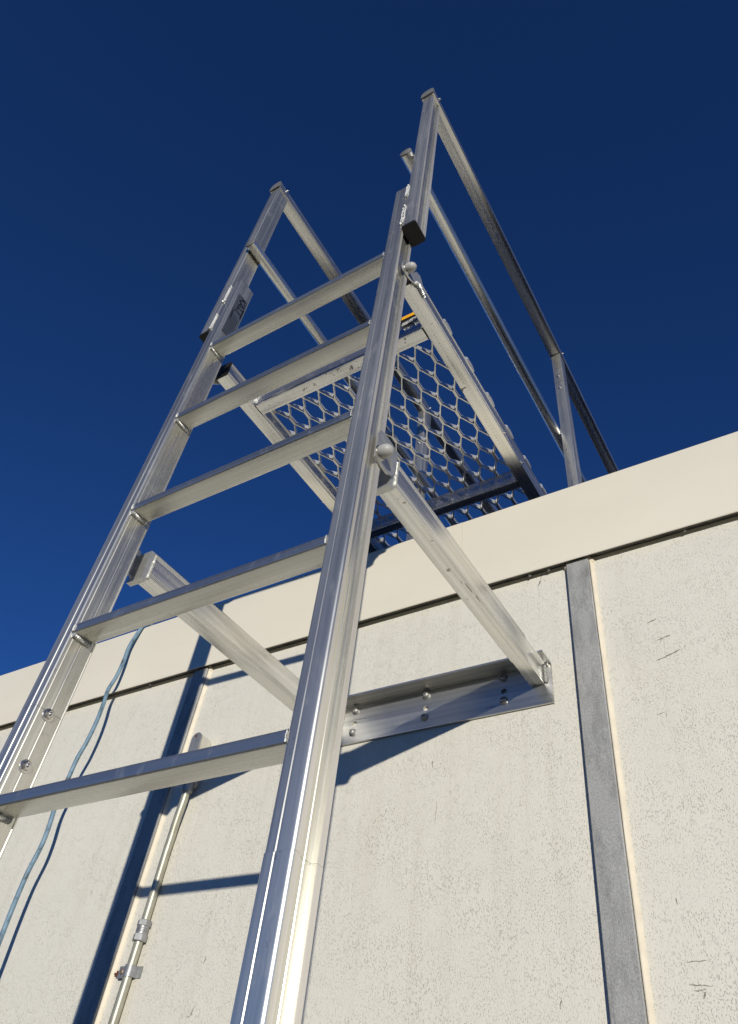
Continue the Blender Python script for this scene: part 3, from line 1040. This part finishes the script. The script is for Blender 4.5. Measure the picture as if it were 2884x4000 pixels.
def strand(k):
    """between node columns k and k+1"""
    xa, xb = GX0 - HX * k, GX0 - HX * (k + 1)
    pa = 0 if k % 2 == 0 else 1
    pts = []                                             # x, y, top height factor, segment tag
    j0, j1 = -4, 29
    for j in range(j0, j1):
        onA = (j % 2 == 0) == (pa == 0)
        x = xa - ST * 0.9 if onA else xb + ST * 0.9
        yc = GY0 + HY * j
        s = -1 if onA else 1
        for dy, fx, hf in ((-0.0195, 0.22, 1.30), (-0.0150, 0.05, 1.42), (-0.0128, 0.0, 0.72), (0.0, 0.0, 0.72), (0.0128, 0.0, 0.72), (0.0150, 0.05, 0.66), (0.0195, 0.22, 0.70)):
            y = yc + dy
            if y < 0.236 or y > 1.86:
                continue
            pts.append((x + s * fx * HX * 0.8, y, hf))
    vs, fs = [], []
    n = len(pts)
    for i, (x, y, hf) in enumerate(pts):
        a, b_ = pts[max(i - 1, 0)], pts[min(i + 1, n - 1)]
        d = Vector((b_[0] - a[0], b_[1] - a[1], 0)).normalized()
        nn = Vector((-d.y, d.x, 0))
        lean = 0.0016 * (hf - 0.72) / 0.6
        zt_ = GZB + GZH * hf
        w = ST
        c = Vector((x, y, 0))
        e = 0.0005
        vs += [c + nn * (w - e) + Vector((0, 0, GZB)), c + nn * w + Vector((0, 0, GZB + e)), c + nn * (w + lean) + Vector((0, 0, zt_ - e)), c + nn * (w - e + lean) + Vector((0, 0, zt_)),
               c - nn * (w - e - lean) + Vector((0, 0, zt_)), c - nn * (w - lean) + Vector((0, 0, zt_ - e)), c - nn * w + Vector((0, 0, GZB + e)), c - nn * (w - e) + Vector((0, 0, GZB))]
    for i in range(n - 1):
        for q in range(8):
            a = i * 8
            fs.append((a + q, a + (q + 1) % 8, a + 8 + (q + 1) % 8, a + 8 + q))
    fs.append(tuple(range(8)))
    fs.append(tuple(reversed([(n - 1) * 8 + q for q in range(8)])))
    return MB().add(vs, fs)


kmin, kmax = -3, 19
for k in range(kmin, kmax + 1):
    xlo = GX0 - HX * (k + 1)
    if xlo < -L + 0.0005:
        break
    part('grating_strand', strand(k), GRATE, PF, smooth=40)
# rounded ends of the grating standing over the rails' outer edges
for m_ in (0, 1):
    for j in range(-1, 24):
        if (j % 2) == (1 if not m_ else 1):
            yc = GY0 + HY * j - 0.004
            if yc < 0.2 or yc > 1.85:
                continue
            pr = [(-0.0215, 0.0)] + [(0.0215 * math.cos(a), 0.0150 * math.sin(a)) for a in [rad(180 - q) for q in range(15, 180, 15)]] + [(0.0215, 0.0)]
            x0, x1 = (-0.0036, -0.0012) if not m_ else (mx(-0.0012), mx(-0.0036))
            part('grating_edge', MB().prism(list(reversed(pr)), (x0, yc, PZT - 0.004), (x1, yc, PZT - 0.004), (0, 1, 0), (0, 0, 1)), GRATE, PF, smooth=30)

LUG1 = [(0.0230, 1.152), (0.030, 1.143), (0.0455, 1.1445), (0.062, 1.150), (0.0808, 1.1625), (0.096, 1.180), (0.1121, 1.205), (0.1041, 1.2166), (0.096, 1.2261), (0.0787, 1.2171), (0.0675, 1.1925), (0.050, 1.1810), (0.031, 1.1800), (0.0230, 1.170)]
lug(LUG1, 0.0012, 0.0046, LUG, PF)
dome_nut(0.0066, 0.0400, 1.1600, PF)
lug(LUG1, -L - 0.0046, -L - 0.0012, LUG, PF)
dome_nut(-L - 0.0066, 0.0400, 1.1600, PF, -1)
mb = MB()
mb.bead([(0.0030, 0.0835, 1.1700), (0.0035, 0.094, 1.1800), (0.0030, 0.112, 1.1790), (0.001, 0.128, 1.1775)], 0.0045, 0.004, 0.55, 12)
mb.bead([(-0.012, 0.083, 1.1775), (0.001, 0.085, 1.1760)], 0.0035, 0.004, 0.55, 14)
part('weld_bead', mb, WELD, PF, smooth=70, kind='stuff')
mb = MB().lathe((0.0005, 0.0900, 1.1745), (0.2, -0.35, -1), [(0, 0.0062), (0.0045, 0.0060), (0.0052, 0.0048), (0.0035, 0.0022), (0.0035, 0.0005)], 18)
part('plug_button', mb, DOME, PF, smooth=40)

# ------------------------------------------------------------------ guard rails
HZ = 2.3100


def handrail_profile():
    w0, w1 = -0.0050, 0.0425
    c = (w0 + w1) / 2
    hw = (w1 - w0) / 2
    p = [(w0 + 0.003, 0.0)] + [(w1 - 0.003, 0.0), (w1 - 0.0008, 0.0010), (w1, 0.003), (w1, 0.024)]
    for q in range(10, 180, 10):
        a = rad(q)
        cs, sn = math.cos(a), math.sin(a)
        p.append((c + hw * (abs(cs) ** 0.75) * (1 if cs > 0 else -1), 0.024 + 0.030 * (abs(sn) ** 0.9)))
    p += [(w0, 0.024), (w0, 0.003), (w0 + 0.0008, 0.0010)]
    return p


HP = handrail_profile()


def guard(m_):
    lab = ('brushed aluminium guard rail on the right side of the platform, reaching highest' if not m_ else
           'brushed aluminium guard rail on the left side, seen past the ladder rungs')
    f = (lambda x: x) if not m_ else mx
    G = thing('guard_rail', (f(0.02), 1.14, 0.54), lab, 'guard rail', 'guard rails either side of the platform')
    pr = HP if not m_ else [(-u, v) for u, v in reversed(HP)]
    x0 = 0.0 if not m_ else -L
    top = part('top_rail', MB().prism(pr, (x0, -0.0015, HZ), (x0, 2.60, HZ), (1, 0, 0), (0, 0, 1)), TUBE, G, smooth=40)
    cap = [(u * 1.02 - 0.0004, v * 1.02 - 0.0006) for u, v in pr]
    part('end_cap', MB().prism(cap, (x0, -0.0065, HZ), (x0, -0.0015, HZ), (1, 0, 0), (0, 0, 1)), GREYP, top, smooth=40)
    part('end_cap', MB().prism(cap, (x0, 2.60, HZ), (x0, 2.605, HZ), (1, 0, 0), (0, 0, 1)), GREYP, top, smooth=40)
    kx = f(-0.0190)
    kz = 1.7997
    kn = part('knee_rail', MB().tube([(kx, -0.013, kz), (kx, 2.60, kz)], 0.0182, 40), TUBE, G, smooth=50)
    part('end_cap', MB().lathe((kx, -0.0125, kz), (0, -1, 0), [(0, 0.0187), (0.003, 0.0187), (0.0042, 0.0176), (0.0045, 0.001)], 32), GREYP, kn, smooth=50)
    s = 1 if not m_ else -1
    for (y, z) in ((0.032, 2.336), (1.165, 2.336), (2.43, 2.336)):
        mb = MB()
        hexbolt(mb, (f(0.0425), y, z), (s, 0, 0), 0.0040, 0.005)
        hexbolt(mb, (f(-0.0050), y, z), (-s, 0, 0), 0.0040, 0.005)
        part('bolt', mb, STEEL, top, smooth=25, kind='stuff')
    for y in (0.012, 0.030):
        mb = MB()
        mb.bead([(f(-0.001), y - 0.006, kz + 0.0165), (f(-0.001), y + 0.007, kz + 0.0168)], 0.0030, 0.004, 0.6, y * 99)
        part('weld_bead', mb, WELD, kn, smooth=70, kind='stuff')
    for py in (1.1375, 2.40):
        ty, tx = -0.0044, 0.0
        xa, xb = sorted((f(0.0002), f(0.0385)))
        z0, zj, z1 = 0.5465, 2.1079, 2.3060
        first = None
        for (a, b_) in ((zj + 0.0005, z1), (z0, zj - 0.0005)):
            pr_ = notched(xb - xa, 0.055, 0.0022, [])
            mks = [('r', 0.020 + 0.0035 * q) for q in range(5)] + [('l', 0.020 + 0.0035 * q) for q in range(5)]
            pr_ = notched(xb - xa, 0.055, 0.0022, mks if b_ < 2.2 else [])
            A_ = (xa, py + ty * (2.3 - a), a)
            B_ = (xa, py + ty * (2.3 - b_), b_)
            po = part('rear_post', MB().prism(pr_, A_, B_, (1, 0, 0), (0, 1, 0)), ALZ, G)
            first = first or po
        for z in (2.1483, 2.068):
            mb = MB()
            hexbolt(mb, ((xa + xb) / 2, py + ty * (2.3 - z), z), (0, -1, 0), 0.0048, 0.003)
            part('screw', mb, STEEL, first, smooth=25)
        yk_ = py + 0.012
        mb = MB().box(min(f(-0.012), f(0.0001)), max(f(-0.012), f(0.0001)), py - 0.002, py + 0.042, kz - 0.014, kz + 0.016)
        part('clamp', mb, ALY, first)
        part('foot_plate', MB().box(xa - 0.03, xb + 0.03, py - 0.03, py + 0.095, 0.5402, 0.5462), ALX, G)
    return G


guard(0)
guard(1)

# ------------------------------------------------------------------ conduit run
CD = thing('electrical_conduit', tuple(W(-1.02, GZ, 0.02)), 'thin galvanised conduit pipe climbing the cream wall beside the left cover strip', 'conduit')
xs = [(-1.0265, GZ + 0.02, 0.0135), (-1.0235, -0.9, 0.0135), (-1.0205, -0.10, 0.0135), (-1.0170, 0.06, 0.0135), (-1.0160, 0.12, 0.0135), (-1.0155, 0.21, 0.0135), (-1.0150, 0.25, 0.0135),
      (-1.0125, 0.285, 0.0145), (-1.0075, 0.318, 0.0185), (-1.0010, 0.350, 0.0225), (-0.9975, 0.375, 0.0235), (-0.9965, 0.405, 0.0235)]
cp = [W(x, z, o) for x, z, o in xs]
part('pipe', MB().tube(cp, 0.0104, 24), PIPE, CD, smooth=50)


def pipe_at(z):
    for (a, b_) in zip(xs, xs[1:]):
        if a[1] <= z <= b_[1]:
            t = (z - a[1]) / (b_[1] - a[1])
            return W(a[0] + (b_[0] - a[0]) * t, z, a[2] + (b_[2] - a[2]) * t)


c = pipe_at(0.076)
ax = (pipe_at(0.11) - pipe_at(0.04)).normalized()
cpl = part('coupling', MB().lathe(c - ax * 0.012, ax, [(0, 0.0135), (0.0005, 0.0140), (0.0225, 0.0140), (0.0230, 0.0135)], 24), FIT, CD, smooth=35)
for (d0, d1) in ((-0.0235, -0.0075), (0.0075, 0.0215)):
    mb = MB().lathe(c + ax * d0, ax, [(0, 0.0150), (0.0015, 0.0168), (d1 - d0 - 0.0015, 0.0168), (d1 - d0, 0.0150)], 6)
    part('hex_nut', mb, FIT, cpl, smooth=20)
mb = MB()
for q in (-0.0035, 0.0, 0.0035):
    mb.lathe(c + ax * (q - 0.0006), ax, [(0, 0.0139), (0.0006, 0.0147), (0.0012, 0.0139)], 24)
part('thread', mb, DSTEEL, cpl, smooth=20)
# saddle clamp
cz = -0.006
c = pipe_at(cz)
prof = []
xl, xr = -0.036, 0.021
cl = []
R = 0.0122
cl = [(xl, -0.006), (-R - 0.002, -0.006), (-R, -0.004)]
arc = [(R * math.cos(rad(180 - q)), -0.0 + -R * math.sin(rad(180 - q))) for q in range(0, 181, 15)]
pro_o = [(xl, 0.0035), (xl, 0.0015), (-R - 0.0015, 0.0015)] + [(R * 1.06 * math.cos(rad(180 - q)), -R * 1.06 * math.sin(rad(180 - q))) for q in range(0, 181, 15)] + [(R + 0.002, 0.0105), (xr + 0.006, 0.0105), (xr + 0.006, 0.0125), (R - 0.0005, 0.0125)]
pro_i = [(R * 0.93 * math.cos(rad(q)), -R * 0.93 * math.sin(rad(q))) for q in range(0, 181, 15)] + [(-R - 0.0005, 0.0035)]
mb = MB().prism(pro_o + pro_i, c + Vector((0, 0, -0.0115)), c + Vector((0, 0, 0.0115)), (1, 0, 0), (0, 1, 0))
sad = part('saddle_clamp', mb, FIT, CD, smooth=35)
mb = MB().lathe(c + Vector((-0.0255, 0.0015, 0.001)), (0, -1, 0), [(0, 0.0062), (0.002, 0.0060), (0.0035, 0.0042), (0.0038, 0.0008)], 16)
part('clamp_screw', mb, SCREWR, sad, smooth=40)
mb = MB().box(c.x - 0.0455, c.x - 0.034, c.y + 0.004, c.y + 0.0062, cz - 0.008, cz + 0.004)
mb.box(c.x - 0.052, c.x - 0.0455, c.y + 0.004, c.y + 0.0062, cz - 0.004, cz + 0.0005)
part('rusty_tab', mb, RUST, sad)
# junction body with oval lid
bx, bz0, bz1, bo = -0.9965, 0.415, 0.557, 0.045


def oval(hw, z0, z1, n=10):
    return [(hw * math.cos(rad(-180 + 180 * k / n)), z0 + hw + hw * math.sin(rad(-180 + 180 * k / n))) for k in range(n + 1)] + \
           [(hw * math.cos(rad(180 * k / n)), z1 - hw + hw * math.sin(rad(180 * k / n))) for k in range(n + 1)]


yb = W(bx, 0.49).y
part_body = MB().prism(list(reversed(oval(0.0165, bz0, bz1))), (bx, yb - 0.002, 0), (bx, yb - bo + 0.004, 0), (1, 0, 0), (0, 0, 1))
jb = part('junction_body', part_body, plain('pale_painted_box', (0.52, 0.50, 0.43), 0.5, 0, 0.08, 60), CD, smooth=40)
part('lid', MB().prism(list(reversed(oval(0.0180, bz0 - 0.0015, bz1 + 0.0015))), (bx, yb - bo + 0.0042, 0), (bx, yb - bo, 0), (1, 0, 0), (0, 0, 1)), FIT, jb, smooth=40)
part('lid_screw', MB().lathe((bx - 0.002, yb - bo, bz1 - 0.009), (0, -1, 0), [(0, 0.0038), (0.0015, 0.0036), (0.002, 0.001)], 14), RUST, jb)
part('hub', MB().lathe(W(-0.9965, 0.398, 0.0235), (0, 0, 1), [(0, 0.0135), (0.001, 0.0145), (0.012, 0.0150), (0.020, 0.0160), (0.028, 0.0165)], 24), FIT, jb, smooth=40)

# ------------------------------------------------------------------ blue cable
raw = [(-1.43, 1.09, -0.05), (-1.437, 1.078, -0.005), (-1.447, 1.068, 0.030), (-1.456, 1.04, 0.036), (-1.463, 0.972, 0.044), (-1.452, 0.905, 0.050), (-1.447, 0.84, 0.056), (-1.452, 0.79, 0.062), (-1.440, 0.73, 0.066),
       (-1.434, 0.67, 0.068), (-1.437, 0.60, 0.070), (-1.450, 0.545, 0.070), (-1.452, 0.48, 0.070), (-1.456, 0.414, 0.071), (-1.444, 0.348, 0.072), (-1.441, 0.292, 0.072),
       (-1.450, 0.223, 0.073), (-1.447, 0.137, 0.075), (-1.442, 0.074, 0.076), (-1.437, 0.0, 0.077), (-1.430, -0.15, 0.078), (-1.44, -0.5, 0.075), (-1.43, -1.0, 0.07), (-1.44, -1.95, 0.06)]
pts = []
P_ = [W(x, z + 0.0, o) for x, z, o in raw]
P_[0] = Vector((-1.42, 0.95, 1.095))
for i in range(len(P_) - 1):
    p0, p1, p2, p3 = P_[max(i - 1, 0)], P_[i], P_[i + 1], P_[min(i + 2, len(P_) - 1)]
    for q in range(6):
        t = q / 6
        pts.append(0.5 * ((2 * p1) + (p2 - p0) * t + (2 * p0 - 5 * p1 + 4 * p2 - p3) * t * t + (3 * p1 - p0 - 3 * p2 + p3) * t ** 3))
pts.append(P_[-1])
co = part('hanging_cable', MB().tube(pts, 0.0064, 14), CABLE, None, smooth=60)
co['label'] = 'weathered pale blue cable hanging down the wall from the parapet behind the ladder'
co['category'] = 'cable'
